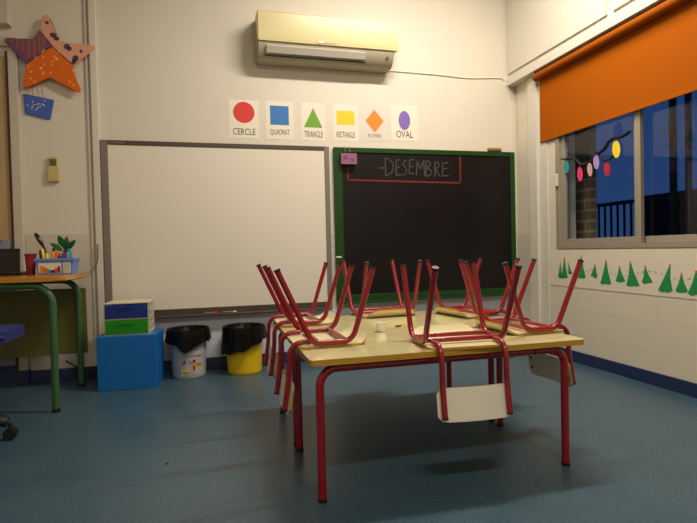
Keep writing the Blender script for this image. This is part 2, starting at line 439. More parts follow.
# paper light garland on the pane
gl = thing('paper_light_garland', 'wavy dark cord with paper bulbs stuck on the left window pane', 'garland', (XR+.0195, 0, 0))
k_ = 1.0-.0
cp = [(.552, 1.592), (.60, 1.575), (.66, 1.572), (.70, 1.553), (.74, 1.53), (.80, 1.527), (.86, 1.55), (.93, 1.565), (.99, 1.59), (1.05, 1.625), (1.12, 1.645), (1.19, 1.655), (1.24, 1.675), (1.285, 1.69)]
def gmap(u, v): # points were read on a plane a little further out
    s = (XR+.018)/2.74
    return (-( -4.0975+(4.0975-u)*s), .895+(v-.895)*s)
gpts = [gmap(u, v) for u, v in [(.534, 1.587), (.60, 1.575), (.66, 1.572), (.70, 1.553), (.75, 1.512), (.80, 1.500), (.86, 1.512), (.90, 1.535), (.95, 1.560), (1.0, 1.58), (1.04, 1.62), (1.10, 1.636), (1.16, 1.630), (1.23, 1.650)]]
def smooth_path(p, n=5):
    out = []
    for i in range(len(p)-1):
        p0 = p[max(0, i-1)]; p1 = p[i]; p2 = p[i+1]; p3 = p[min(len(p)-1, i+2)]
        for k in range(n):
            t = k/n
            out.append(tuple(.5*((2*b)+(c-a)*t+(2*a-5*b+4*c-d)*t*t+(3*b-a-3*c+d)*t**3) for a, b, c, d in zip(p0, p1, p2, p3)))
    out.append(tuple(p[-1])); return out
cord = bmesh.new(); tube(cord, [on_right(u, v, .003) for u, v in smooth_path(gpts)], .010, 6)
g2 = [gmap(u, v) for u, v in [(.95, 1.53), (1.0, 1.498), (1.05, 1.498), (1.10, 1.53)]]
tube(cord, [on_right(u, v, .003) for u, v in smooth_path(g2)], .0075, 6)
cd = obj('cord', cord, 'black', gl, True)
for (u, v, m, r, h) in ((.60, 1.515, 'teal', .030, .052), (.752, 1.435, 'pink', .030, .056), (.858, 1.452, 'rose', .026, .052), (.925, 1.497, 'lav', .030, .056), (1.03, 1.428, 'bulb_red', .030, .050), (1.118, 1.552, 'bulb_yel', .036, .062)):
    a, b = gmap(u, v); bb = obj('paper_bulb', P(ell(a, b, r*.97, h*.97, 24, .12), .001, lambda x, y, w_: on_right(x, y, w_+.0105)), m, gl)
    obj('bulb_cap', P(rrect(a-.012, b+h*.9, a+.012, b+h*.9+.022, .003, 2), .001, lambda x, y, w_: on_right(x, y, w_+.0105)), 'black', bb)

# ------------------------------------------------------------------ whiteboard
wb = thing('interactive_whiteboard', 'large blank white board in grey frame with pen ledge left of the blackboard', 'whiteboard', (0, 0, 0))
x0, x1, z0, z1 = -.763, .937, .420, 1.737
obj('surface', B((x0+.03, -.027, z0+.03), (x1-.03, -.007, z1-.03)), 'wb_surface', wb)
obj('side_frame', B((x0, -.034, z0), (x0+.05, -.007, z1), .004), 'wb_grey', wb)
obj('side_frame', B((x1-.04, -.034, z0), (x1, -.007, z1), .004), 'wb_grey', wb)
tf = obj('top_frame', B((x0+.0505, -.033, z1-.034), (x1-.0405, -.007, z1-.001), .003), 'wb_dark', wb)
bm = bmesh.new()
for k in range(5): box(bm, (x0+.06+k*.022, -.0335, z1-.024), (x0+.076+k*.022, -.0328, z1-.013))
obj('maker_mark', bm, 'wb_grey', tf)
bm = bmesh.new(); box(bm, (x0+.0505, -.034, z0), (x1-.0405, -.007, z0+.062), .003); box(bm, (x0+.0505, -.075, z0+.002), (x1-.0405, -.034, z0+.016), .004)
obj('pen_ledge', bm, 'wb_dark', wb)
for i, (px, m, lb) in enumerate(((-.02, 'c_red', 'small red-capped board pen on the whiteboard ledge'), (.12, 'st_white', 'small white board pen on the whiteboard ledge'))):
    p = thing('board_pen', lb, 'pen', (px, -.055, z0+.0165+.006), 0, 'board pens')
    obj('barrel', T([(-.05, 0, 0), (.022, 0, 0)], .0055, 10), 'wb_grey', p, True); obj('cap', T([(.0225, 0, 0), (.05, 0, 0)], .006, 10), m, p, True)

# ------------------------------------------------------------------ blackboard
bb = thing('blackboard', 'black chalkboard in green frame reading DESEMBRE inside a red chalk box', 'blackboard', (0, 0, 0))
x0, x1, z0, z1 = .974, 2.636, .461, 1.735
obj('slate', B((x0+.03, -.022, z0+.03), (x1-.03, -.007, z1-.02)), 'slate', bb)
bm = bmesh.new()
box(bm, (x0, -.032, z0), (x0+.07, -.007, z1), .004); box(bm, (x1-.045, -.032, z0), (x1, -.007, z1), .004)
box(bm, (x0+.07, -.032, z1-.042), (x1-.045, -.007, z1), .004); box(bm, (x0+.07, -.032, z0), (x1-.045, -.007, z0+.065), .004)
obj('frame', bm, 'green_frame', bb)
obj('chalk_ledge', B((x0+.02, -.075, z0-.001), (x1-.02, -.0325, z0+.014), .004), 'green_frame', bb)
obj('tape', B((.958+.017, -.0335, .835), (1.02, -.0322, .847)), 'st_white', bb, False)
YS = -.0222
def strokes(lines, w):
    bm = bmesh.new()
    for ln in lines:
        for a, b in zip(ln, ln[1:]):
            a = Vector(a); b = Vector(b); d = (b-a).normalized(); n = Vector((-d.y, d.x))*w/2
            q = [a-d*w*.3+n, a-d*w*.3-n, b+d*w*.3-n, b+d*w*.3+n]
            prism(bm, [(v.x, v.y) for v in q], .0006, lambda u, v_, t: Vector((u, YS-t, v_)))
    return bm
obj('chalk_box', strokes([[(1.092, 1.600), (1.092, 1.47), (2.103, 1.456), (2.105, 1.692)]], .014), 'chalk_red', bb)
def fx(v): return 1.334+((370+v/6.97)-376)*(1.987-1.334)/72
def fz(v): return 1.6585-(v-95)/115*.150-.0
def LT(*p): return [(fx(a), fz(b)) for a, b in p]
let = [LT((65, 162), (95, 160)),
       LT((105, 95), (107, 212)), LT((100, 100), (130, 100), (158, 130), (160, 165), (140, 195), (107, 212)),
       LT((180, 110), (178, 205)), LT((180, 110), (208, 106)), LT((180, 157), (202, 152)), LT((178, 205), (210, 202)),
       LT((250, 108), (232, 115), (228, 135), (245, 155), (252, 178), (240, 200), (222, 202)),
       LT((272, 105), (268, 195)), LT((272, 105), (300, 102)), LT((270, 150), (298, 146)), LT((268, 195), (302, 192)),
       LT((318, 205), (325, 112), (347, 165), (370, 105), (378, 205)),
       LT((388, 110), (386, 212)), LT((388, 110), (412, 112), (420, 135), (390, 155), (422, 170), (425, 195), (386, 212)),
       LT((450, 118), (450, 210)), LT((450, 118), (475, 116), (482, 140), (452, 162), (488, 210)),
       LT((505, 120), (504, 205)), LT((505, 122), (545, 118)), LT((505, 160), (535, 156)), LT((504, 205), (545, 202))]
obj('chalk_writing', strokes(let, .009), 'chalk_white', bb)
# magenta box hung on the frame, eraser on top
pk = thing('hanging_box', 'small pink chalk box hooked on the blackboard top left corner', 'box', (1.09, -.055, 1.59))
bm = bmesh.new(); box(bm, (-.066, -.022, 0), (.066, .022, .004), .001)
for lo, hi in (((-.066, -.022, .004), (.066, -.019, .088)), ((-.066, .019, .004), (.066, .022, .088)), ((-.066, -.019, .004), (-.063, .019, .088)), ((.063, -.019, .004), (.066, .019, .088))): box(bm, lo, hi)
obj('body', bm, 'box_pink', pk)
for sx in (-.02, .02): obj('hook', T(fillet([(sx, .0235, .06), (sx, .0235, .152), (sx, .052, .152)], .008, 4), .0025, 8), 'metal', pk, True)
for cx, cz, r in ((-.03, .05, .018), (.03, .035, .016)): obj('sticker', P(ell(cx, cz, r, r, 14), .0008, lambda u, v, t: Vector((u, -.0222-t, v))), 'purple', pk)
er = thing('board_eraser', 'wooden board eraser lying on the blackboard top edge at right', 'eraser', (2.44, -.02, 1.7355))
obj('handle', B((-.062, -.018, .012), (.062, .018, .032), .004), 'brass', er); obj('felt', B((-.06, -.017, 0), (.06, .017, .012), .002), 'ink', er)

# ------------------------------------------------------------------ shape cards
def card(x0, x1, z0, z1, word, tw, th, tb, shape, m, label, sheet='sheet', ink='ink'):
    cx = (x0+x1)/2
    t = thing('shape_card', label, 'card', (cx, -.0001, z0), 0, 'laminated shape cards')
    w = x1-x0; h = z1-z0
    obj('sheet', P(rrect(-w/2, 0, w/2, h, .008, 3), .0012, on_back), sheet, t)
    obj('shape', P(shape, .0006, lambda u, v, d: on_back(u, v, d+.0013)), m, t)
    text_mesh('lettering', word, tw, th, ink, t, 0, tb, -.0013)
card(.154, .384, 1.785, 2.082, 'CERCLE', .172, .050, .028, ell(.0, .202, .082, .082, 40), 'c_red', 'laminated card with red circle reading CERCLE')
card(.437, .658, 1.786, 2.088, 'QUADRAT', .152, .050, .030, [(-.075, .115), (.073, .115), (.073, .265), (-.075, .265)], 'c_blue', 'laminated card with blue square reading QUADRAT')
card(.722, .916, 1.786, 2.091, 'TRIANGLE', .150, .050, .026, [(-.078, .105), (.074, .105), (0, .262)], 'c_green', 'laminated card with green triangle reading TRIANGLE')
card(.982, 1.194, 1.793, 2.091, 'RECTANGLE', .156, .048, .026, [(-.075, .130), (.077, .130), (.077, .244), (-.075, .244)], 'c_yellow', 'laminated card with yellow rectangle reading RECTANGLE')
card(1.232, 1.444, 1.797, 2.099, 'ROMBE', .115, .030, .032, [(0, .072), (.080, .168), (0, .262), (-.080, .168)], 'c_orange', 'laminated card with orange diamond reading ROMBE', 'sheet2', 'ink_soft')
card(1.484, 1.722, 1.810, 2.105, 'OVAL', .150, .058, .025, ell(0, .170, .052, .080, 36), 'c_violet', 'laminated card with violet oval reading OVAL')

# ------------------------------------------------------------------ air conditioner
ac = thing('air_conditioner', 'cream wall-mounted air conditioner above the shape cards', 'air conditioner', (.925, 0, 2.363))
def ac_prof(pts, xa, xb):
    bm = bmesh.new(); a = [bm.verts.new((xa, y, z)) for y, z in pts]; b = [bm.verts.new((xb, y, z)) for y, z in pts]
    n = len(pts); bm.faces.new(a); bm.faces.new(b[::-1])
    for k in range(n): bm.faces.new((a[k], a[(k+1) % n], b[(k+1) % n], b[k]))
    bmesh.ops.bevel(bm, geom=[e for e in bm.edges if abs(e.verts[0].co.x-e.verts[1].co.x) < 1e-6], offset=.008, segments=2, affect='EDGES')
    return bm
body = obj('body', ac_prof([(-.001, 0), (-.001, .345), (-.17, .345), (-.195, .332), (-.200, .105), (-.150, .02), (-.10, -.004)], -.554, .53), 'ac_under', ac, True)
obj('front_panel', ac_prof([(-.170, .115), (-.165, .340), (-.192, .340), (-.212, .325), (-.218, .150), (-.212, .112)], -.556, .562), 'ac', ac, True)
bm = bmesh.new(); box(bm, (-.50, -.190, .03), (.285, -.178, .085), .005)
lv = obj('louver', B((-.49, -.008, -.030), (.29, .006, .030), .005), 'ac_vent', ac, loc=(0, -.183, .062)); bm.free()
lv.rotation_euler = (math.radians(30), 0, 0)
sl = obj('outlet_slot', B((-.50, -.003, -.012), (.30, .004, -.004)), 'dark', ac, loc=(0, -.1575, .030)); sl.rotation_euler = (math.radians(30), 0, 0)
lg = obj('badge', P(ell(-.075, .128, .022, .009, 20), .001, lambda u, v, t: Vector((u, -.2185-t, v))), 'st_white', ac)
bm = bmesh.new()
for k in range(7): prism(bm, rrect(-.045+k*.014, .122, -.036+k*.014, .132, .002, 1), .0008, lambda u, v, t: Vector((u, -.2185-t, v)))
obj('badge_marks', bm, 'ac_under', ac)
obj('receiver', P(ell(.475, .06, .012, .012, 14), .002, lambda u, v, t: Vector((u, -.1795-t, v+.004))), 'dark', ac)
cb = obj('wall_cable', T(smooth_path([(1.43, -.02, 2.345), (1.47, -.006, 2.385), (1.6, -.006, 2.388), (1.94, -.006, 2.383), (2.2, -.006, 2.374), (2.5, -.006, 2.392), (2.56, -.006, 2.37)], 6), .0055, 8), 'cable', None, True)
tag(cb, 'thin cream cable running along the wall right of the air conditioner', 'cable')
cb = obj('wall_cable', T(smooth_path([(2.575, -.008, 2.335), (2.60, -.008, 2.29), (2.638, -.008, 2.20), (2.648, -.008, 2.0), (2.65, -.008, 1.05)], 6), .0065, 8), 'white', None, True)
tag(cb, 'white cable curving down the corner beside the blackboard', 'cable')

# ------------------------------------------------------------------ star and basket, remote
st = thing('star_decoration', 'patchwork felt star in orange, peach and purple on the left wall', 'decoration', (.017, -.0315, -.022))
TH = .016
def patch(nm, poly, m, t=TH): 
    bm = P(poly, t, on_back); bmesh.ops.bevel(bm, geom=[e for e in bm.edges], offset=.004, segments=2, affect='EDGES'); return obj(nm, bm, m, st, True)
o_ = patch('orange_patch', [(-1.232, 2.262), (-1.066, 2.398), (-.938, 2.272), (-.930, 2.20), (-.890, 2.105), (-.905, 2.088), (-.925, 2.092), (-1.085, 2.185), (-1.225, 2.100), (-1.25, 2.098), (-1.258, 2.115), (-1.235, 2.2)], 'star_orange')
p_ = patch('peach_patch', [(-1.141, 2.51), (-1.063, 2.402), (-.934, 2.276), (-.80, 2.395), (-.788, 2.416), (-.80, 2.43), (-.97, 2.432), (-1.018, 2.44), (-1.072, 2.595), (-1.09, 2.618), (-1.105, 2.616), (-1.12, 2.60)], 'peach')
u_ = patch('purple_patch', [(-1.145, 2.508), (-1.067, 2.404), (-1.234, 2.268), (-1.35, 2.40), (-1.362, 2.424), (-1.345, 2.438), (-1.185, 2.436), (-1.165, 2.46)], 'purple')
rs = random.Random(5); bm = bmesh.new()
for k in range(26):
    for _ in range(40):
        u = rs.uniform(-1.23, -.93); v = rs.uniform(2.13, 2.37)
        if abs(u+1.075) < (2.40-v)*.9+.02 and v > 2.2-.0 or (v <= 2.2 and (abs(u+1.21) < .03 or abs(u+.93) < .03)): break
    obj('dot', P(ell(u, v, .006+.004*rs.random(), .005, 8, rs.random()*3), .0008, lambda a, b, t: on_back(a, b, t+TH+.0002)), 'dot_cream', o_)
bm = bmesh.new()
for u, v, r in ((-1.093, 2.562, .013), (-1.055, 2.478, .022), (-1.035, 2.455, .018), (-.972, 2.405, .022), (-.955, 2.39, .018), (-.88, 2.378, .013), (-.918, 2.325, .024), (-.93, 2.30, .018)):
    obj('spot', P(ell(u, v, r, r*.8, 12, u*9), .0008, lambda a, b, t: on_back(a, b, t+TH+.0002)), 'dot_dark', p_)
bm = bmesh.new()
for k, (a, b) in enumerate(((2.405, 2.43), (2.38, 2.43), (2.345, 2.43), (2.315, 2.43), (2.315, 2.44))):
    u = -1.315+k*.034; prism(bm, [(u-.008, a), (u+.008, a-.004), (u+.010, b), (u-.006, b)], .0008, lambda a_, b_, t: on_back(a_, b_, t+TH+.0002))
for k, (a, b) in enumerate(((2.35, 2.47), (2.39, 2.46))):
    u = -1.145+k*.03; prism(bm, [(u-.008, a), (u+.008, a+.004), (u+.008, b-.008), (u-.008, b)], .0008, lambda a_, b_, t: on_back(a_, b_, t+TH+.0002))
obj('stripes', bm, 'mauve', u_)
bk = thing('paper_basket', 'blue paper basket hanging from the felt star on the wall', 'decoration', (0, -.001, 0))
bb_ = P([(-1.252, 2.048), (-1.058, 2.012), (-1.064, 1.985), (-1.085, 1.876), (-1.10, 1.872), (-1.235, 1.905), (-1.245, 1.915)], .012, on_back)
bmesh.ops.bevel(bb_, geom=[e for e in bb_.edges], offset=.003, segments=2, affect='EDGES')
bo = obj('body', bb_, 'basket', bk, True)
bm = bmesh.new(); rs = random.Random(9)
for k in range(16):
    u = -1.155+rs.gauss(0, .03); v = 1.968+rs.gauss(0, .022); prism(bm, ell(u, v, .005, .004, 8), .0008, lambda a, b, t: on_back(a, b, t+.0122))
obj('white_specks', bm, 'st_white', bo)
for a, b in (((-1.187, 2.035), (-1.187, 2.118)), ((-1.12, 2.022), (-1.142, 2.148))): obj('string', T([(a[0], -.0145, a[1]), (b[0], -.0195, b[1])], .0025, 6), 'cord', bk)
rm = thing('remote_control', 'beige remote control in a holder on the wall above the desk', 'remote control', (-1.076, -.0001, 1.431))
obj('body', B((-.030, -.022, .012), (.030, -.004, .176), .004), 'remote', rm); obj('holder', B((-.035, -.027, 0), (.035, 0, .10), .004), 'remote', rm); obj('display', B((-.022, -.0232, .112), (.022, -.0215, .160), .0005), 'lcd', rm)

# ------------------------------------------------------------------ teacher's desk and what is on it
DZ = .785
dk = thing('teacher_desk', "teacher's desk with varnished wood top and green tube legs at left edge", 'desk', (-1.6, -.51, 0))
top = bmesh.new(); prism(top, rrect(-.80, -.345, .775, .345, [.05, .01, .01, .06], 6), .028, lambda u, v, w: Vector((u, v, DZ-.028+w)))
bmesh.ops.bevel(top, geom=[e for e in top.edges if abs(e.verts[0].co.z-e.verts[1].co.z) < 1e-6], offset=.006, segments=2, affect='EDGES')
obj('desktop', top, 'desk_top', dk, True)
LZ = DZ-.03-.021
for yy in (-.303, .292):
    for sx in (-1, 1):
        lx = .705*sx
        lg = obj('leg', T(fillet([(lx, yy, .012), (lx, yy, LZ), (lx-.30*sx, yy, LZ)], .11, 10), .020, 16), 'desk_green', dk, True)
        obj('foot_cap', T([(lx, yy, 0), (lx, yy, .022)], .0225, 16), 'black', lg, True)
    obj('rail', T([(-.405, yy, LZ), (.405, yy, LZ)], .0195, 16), 'desk_green', dk, True)
obj('modesty_panel', B((-.745, .318, .225), (.745, .330, .675), .003), 'desk_panel', dk)
bm = bmesh.new(); box(bm, (-.42, -.02, LZ-.05), (-.05, .2, LZ-.0205), .004)
lt = thing('laptop', 'black flat device with dark screen on the left end of the desk', 'laptop', (-1.32, -.42, DZ+.001)); bm.free()
obj('base', B((-.15, -.03, 0), (.15, .19, .018), .005), 'black', lt)
sc = obj('screen', B((-.152, -.008, 0), (.152, .004, .165), .006, 3), 'black', lt, loc=(0, -.032, .004)); sc.rotation_euler = (math.radians(-6), 0, 0)
obj('screen_glass', B((-.138, -.0095, .022), (.138, -.0083, .152), .0005), 'screen', sc)
obj('silver_badge', B((-.02+.0, -.0095, .008), (.03, -.0082, .013)), 'metal', sc)
cu = thing('red_cup', 'dark red plastic cup between the laptop and the pen tray', 'cup', (-1.118, -.42, DZ+.001))
bm = bmesh.new(); lathe(bm, [(0.001, 0), (.024, 0), (.033, .130), (.0305, .130), (.022, .004), (.001, .004)], 28); obj('body', bm, 'cup_red', cu, True)
bm = bmesh.new(); lathe(bm, [(.033, .124), (.0352, .126), (.0352, .134), (.0305, .134), (.0305, .1305)], 28); obj('rim', bm, 'cup_red', cu, True)
tr = thing('pen_tray', 'blue plastic tray full of markers on the desk', 'tray', (-.95, -.47, DZ+.001))
def frustum(bm, a0, b0, a1, b1, z0, z1):
    lo = [bm.verts.new((x*a0, y*b0, z0)) for x, y in ((-1, -1), (1, -1), (1, 1), (-1, 1))]; hi = [bm.verts.new((x*a1, y*b1, z1)) for x, y in ((-1, -1), (1, -1), (1, 1), (-1, 1))]
    for k in range(4): bm.faces.new((lo[k], lo[(k+1) % 4], hi[(k+1) % 4], hi[k]))
    return lo, hi
bm = bmesh.new(); lo, hi = frustum(bm, .096, .068, .105, .076, 0, .085); bm.faces.new(lo[::-1]); l2, h2 = frustum(bm, .092, .064, .101, .072, .004, .085); bm.faces.new(l2)
for k in range(4): bm.faces.new((hi[k], hi[(k+1) % 4], h2[(k+1) % 4], h2[k]))
obj('body', bm, 'tray_blue', tr)
bm = bmesh.new()
for lo_, hi_ in (((-.112, -.083, .083), (.112, -.0735, .101)), ((-.112, .0735, .083), (.112, .083, .101)), ((-.112, -.0735, .083), (-.1025, .0735, .101)), ((.1025, -.0735, .083), (.112, .0735, .101))): box(bm, lo_, hi_, .002)
obj('rim', bm, 'tray_blue', tr)
def on_tray(u, v, t): return Vector((u, -.0684-v*.094-t, v))
pl = obj('picture_label', P([(-.088, .008), (.037, .008), (.039, .074), (-.091, .074)], .0008, on_tray), 'st_white', tr)
for k, m in enumerate(('c_orange', 'star_orange', 'c_green', 'c_blue', 'd_blue', 'c_red', 'cup_red')):
    u = -.081+k*.0163; h = .028+.014*math.cos(k*.9)
    obj('colour_band', P([(u, .010), (u+.0155, .010), (u+.0155, .012+h*.9), (u+.008, .016+h), (u, .012+h)], .0006, lambda a, b, t: on_tray(a, b, t+.001)), m, pl)
nl = obj('note_label', P([(.048, .008), (.089, .008), (.092, .074), (.048, .074)], .0008, on_tray), 'st_white', tr)
bm = bmesh.new(); rs = random.Random(4)
for k in range(5):
    v = .02+k*.010; tube(bm, [on_tray(.053+j*.0045, v+.0035*rs.uniform(-1, 1), .0015) for j in range(8)], .0012, 5)
obj('scribble', bm, 'ink_soft', nl)
TRX, TRY = -.95, -.47
def marker(x, y, top, m, label, lean=(0, 0), r=.0085, cap=None):
    t = thing('marker_pen', label, 'marker', (TRX+x*.8, TRY+y, DZ+.006), 0, 'markers in the blue tray')
    d = Vector((lean[0], lean[1], 1)); L_ = top
    obj('barrel', T([(0, 0, .004), d*(L_*.62)], r, 10), m, t, True); obj('cap', T([d*(L_*.62+.0005), d*(L_*.94), d*L_], [r*1.12, r*1.0, r*.6], 10), cap or m, t, True)
marker(-.095, -.03, .150, 'black', 'black marker at the left end of the blue tray', (-.08, 0))
marker(-.070, -.035, .158, 'c_yellow', 'yellow marker beside the black one in the blue tray', (-.14, .03))
marker(-.046, -.035, .128, 'bulb_yel', 'short yellow marker leaning in the blue tray', (-.12, .03), .0095)
marker(-.024, .01, .162, 'brass', 'brown marker with dark cap behind the orange one', (-.04, .05), .0085, 'black')
marker(-.020, -.036, .140, 'c_orange', 'thick orange marker in the middle of the blue tray', (.02, .02), .012)
marker(.004, -.036, .136, 'star_orange', 'red-orange marker right of the thick orange one', (.03, .02), .0105)
marker(.030, -.040, .120, 'd_blue', 'dark blue marker in front of the plant pot', (.02, 0), .011)
marker(.075, .0, .158, 'd_blue', 'blue marker with black cap right of the plant', (-.02, 0), .009, 'screen')
marker(.098, -.02, .155, 'teal', 'teal marker at the right end of the blue tray', (-.03, .02), .0115)
marker(.085, -.045, .135, 'tray_blue', 'light blue marker in front of the teal one', (.0, .02), .0095)
sx = thing('brush', 'dark long-handled brush leaning out of the blue tray', 'brush', (TRX-.055, TRY+.01, DZ+.006))
obj('handle', T([(0, 0, 0), (-.016, .004, .145), (-.030, .006, .175)], [.005, .0055, .008], 8), 'black', sx, True)
obj('head', T([(-.0305, .006, .1765), (-.045, .008, .205), (-.066, .010, .245), (-.074, .010, .258)], [.009, .014, .013, .005], 10), 'screen', sx, True)
obj('ferrule', T([(-.012, .004, .12), (-.0165, .004, .143)], .0085, 10), 'c_violet', sx, True)
pt = thing('potted_plant', 'small green leafy plant in a red pot inside the blue tray', 'plant', (TRX+.035, TRY+.015, DZ+.006))
bm = bmesh.new(); lathe(bm, [(.001, 0), (.025, 0), (.034, .125), (.030, .125), (.028, .118), (.001, .118)], 24); obj('pot', bm, 'c_red', pt, True)
def leaf(p, d, L_, w):
    bm = bmesh.new(); d = Vector(d).normalized(); s = d.cross(Vector((0, 1, 0))).normalized(); nn = s.cross(d)
    rows = []
    for k in range(7):
        t = k/6; ww = w*math.sin(PI*min(.97, max(.06, t)))**.8; c = Vector(p)+d*L_*t+nn*(-.012*t*t)
        rows.append([bm.verts.new(c-s*ww+nn*.004), bm.verts.new(c), bm.verts.new(c+s*ww+nn*.004)])
    for a, b in zip(rows, rows[1:]):
        for k in range(2): bm.faces.new((a[k], a[k+1], b[k+1], b[k]))
    bmesh.ops.solidify(bm, geom=bm.faces[:], thickness=.0012); return bm
for (p, d, L_, w) in (((-.01, -.01, .15), (-.8, -.2, .55), .075, .016), ((0, -.01, .16), (-.25, -.2, 1), .085, .02), ((.005, -.012, .15), (.25, -.2, 1), .06, .018), ((.012, 0, .15), (.75, -.1, .75), .085, .017), ((.005, .01, .16), (.1, .3, 1), .075, .017), ((-.005, -.015, .145), (-.5, -.4, .2), .05, .012), ((.02, 0, .15), (.55, -.3, .5), .05, .012)):
    lf = obj('leaf', leaf(p, d, L_, w), 'leaf', pt, True)
    obj('stem', T([(0, 0, .117), p], .002, 6), 'leaf', lf)
cbl = obj('desk_cable', T(smooth_path([(-.80, -.038, .98), (-.80, -.04, .90), (-.815, -.04, .83), (-.87, -.10, .755), (-.96, -.12, .735), (-1.1, -.13, .73)], 6), .0035, 8), 'cable_dark', None, True)
tag(cbl, 'thin grey cable drooping from the wall trunking behind the desk', 'cable')
cbl = obj('floor_cable', T(smooth_path([(-1.03, -.06, .155), (-.99, -.06, .125), (-.95, -.06, .10), (-.92, -.06, .08), (-.89, -.06, .02), (-.86, -.07, .006)], 5), .006, 8), 'black', None, True)
tag(cbl, 'short black cable near the floor behind the desk legs', 'cable')

# office chair at the left edge
oc = thing('office_chair', 'swivel office chair with blue seat and black castors at left edge', 'office chair', (-1.232, -1.25, 0))
bm = bmesh.new(); prism(bm, rrect(-.23, -.22, .285, .22, .09, 7), .055, lambda u, v, w: Vector((u, v, .478+w))); bmesh.ops.bevel(bm, geom=[e for e in bm.edges if abs(e.verts[0].co.z-e.verts[1].co.z) < 1e-6], offset=.024, segments=4, affect='EDGES')
for v in bm.verts: v.co.z += .02*max(0, v.co.x/.285)-.0
obj('seat', bm, 'chair_blue', oc, True)
obj('column', T([(0, 0, .06), (0, 0, .476)], .026, 16), 'black', oc, True)
for k in range(5):
    a = math.radians(4+72*k); d = Vector((math.cos(a), math.sin(a), 0))
    ar = obj('base_arm', T([d*.03+Vector((0, 0, .125)), d*.14+Vector((0, 0, .115)), d*.235+Vector((0, 0, .088))], [.042, .036, .026], 10), 'black', oc, True)
    bm = bmesh.new(); n_ = Vector((-d.y, d.x, 0)); c = d*.245+Vector((0, 0, .030))
    tube(bm, [c-n_*.024, c-n_*.004], .029, 16); tube(bm, [c+n_*.004, c+n_*.024], .029, 16); tube(bm, [c, c+Vector((0, 0, .05))], .009, 8)
    obj('castor', bm, 'black', ar, True)

# ------------------------------------------------------------------ blue cube, drawer unit, bins
cbx = thing('storage_cube', 'bright blue cube box on the floor beside the desk', 'box', (-.556, -.287, 0), math.radians(-5))
bm = bmesh.new(); box(bm, (-.186, -.146, 0), (.186, .146, .360), .004); obj('body', bm, 'cube', cbx)
du = thing('drawer_unit', 'small two-drawer organiser, blue over green, on the blue cube', 'drawer unit', (-.562, -.275, .3612), math.radians(-2))
bm = bmesh.new(); w, d, h = .141, .122, .216
box(bm, (-w, -d, 0), (w, d, .006)); box(bm, (-w, -d, .102), (w, d, .110)); box(bm, (-w, -d, h-.008), (w, d, h), .002)
for s in (-1, 1):
    for zz0, zz1 in ((.006, .014), (.045, .060), (.094, .102), (.110, .118), (.150, .165), (h-.016, h-.008)): box(bm, (s*w-(.006 if s > 0 else 0), -d, zz0), (s*w+(0 if s > 0 else .006), d, zz1))
    for yy in (-d, -.03, .05, d-.02): box(bm, (s*w-(.006 if s > 0 else 0), yy, .006), (s*w+(0 if s > 0 else .006), yy+.02, .102)); box(bm, (s*w-(.006 if s > 0 else 0), yy, .110), (s*w+(0 if s > 0 else .006), yy+.02, h-.008))
box(bm, (-w, d-.005, .006), (w, d, h-.008))
obj('case', bm, 'case', du)
for z0_, m, nm in ((.0075, 'd_green', 'green drawer'), (.1115, 'd_blue', 'blue drawer')):
    bm = bmesh.new(); box(bm, (-w+.007, -d-.006, z0_), (w-.007, -d+.0, z0_+.091), .003)
    box(bm, (-w+.009, -d, z0_+.001), (w-.009, d-.007, z0_+.004)); 
    for s in (-1, 1): box(bm, (s*(w-.011)-.0015, -d, z0_+.004), (s*(w-.011)+.0015, d-.007, z0_+.075))
    box(bm, (-w+.012, d-.011, z0_+.004), (w-.012, d-.008, z0_+.075))
    dr_ = obj('drawer', bm, m, du); tag(dr_, nm)
    obj('drawer_pull', B((-.045, -d-.016, z0_+.066), (.045, -d-.0065, z0_+.076), .003), m, dr_)

def make_bin(x, y, rb, rt, h, m, lab, hem, lab2, seed):
    b = thing('waste_bin', lab, 'bin', (x, y, 0), 0, 'waste bins')
    bm = bmesh.new(); lathe(bm, [(.001, 0), (rb-.004, 0), (rb, .006), (rb+.0, .016), (rt-.002, h-.012), (rt+.003, h-.010), (rt+.003, h), (rt-.004, h), (rb-.006, .012), (.001, .012)], 48)
    body = obj('body', bm, m, b, True)
    rs = random.Random(seed); ph = [rs.uniform(0, 6.28) for _ in range(6)]
    def f(i, a, r, z):
        wob = .006*math.sin(7*a+ph[0])+.004*math.sin(13*a+ph[1])+.003*math.sin(23*a+ph[2]); k = i/9
        if i >= 3:
            t = (i-3)/6; zz = (h+.010)*(1-t)+(hem(a)+.006*math.sin(9*a+ph[3]))*t
            return r+.004+(.3+.9*t)*abs(wob)+.004*math.sin(5*a+t*4)*t*.5+.004*t, zz
        return r+.2*wob-.002*(2-i), z+.2*wob
    prof = [(rt-.030, h-.07), (rt-.012, h-.02), (rt-.004, h+.008)]+[(rt+.006+.002*min(k, 2), 0) for k in range(7)]
    l = thing('bin_liner', lab2, 'bin bag', (x, y, 0), 0, 'bin liners')
    bm = bmesh.new(); rg = lathe(bm, prof, 96, f=f)
    bmesh.ops.solidify(bm, geom=bm.faces[:], thickness=-.0012)
    obj('bag', bm, 'bag', l, True)
    return b
AF = -PI/2
def dA(a, b): return (a-b+PI) % (2*PI)-PI
b1 = make_bin(-.187, -.155, .117, .134, .342, 'bin_grey', 'grey waste bin with picture sticker under the whiteboard', lambda a: .258-.06*math.exp(-(dA(a, AF-.05)/.45)**2), 'black bin bag folded over the grey bin rim', 1)
def on_bin(u, v, t, rb=.117, rt=.134, h=.342):
    r = rb+(rt-rb)*v/h+.0012+t; a = AF+.24+u/.127; return Vector((r*math.cos(a), r*math.sin(a), v))
bm = bmesh.new(); cols = []
for k in range(15):
    u = -.088+.176*k/14; cols.append([bm.verts.new(on_bin(u, v, 0)) for v in (.024, .09, .145, .20)])
for a, b in zip(cols, cols[1:]):
    for j in range(3): bm.faces.new((a[j], b[j], b[j+1], a[j+1]))
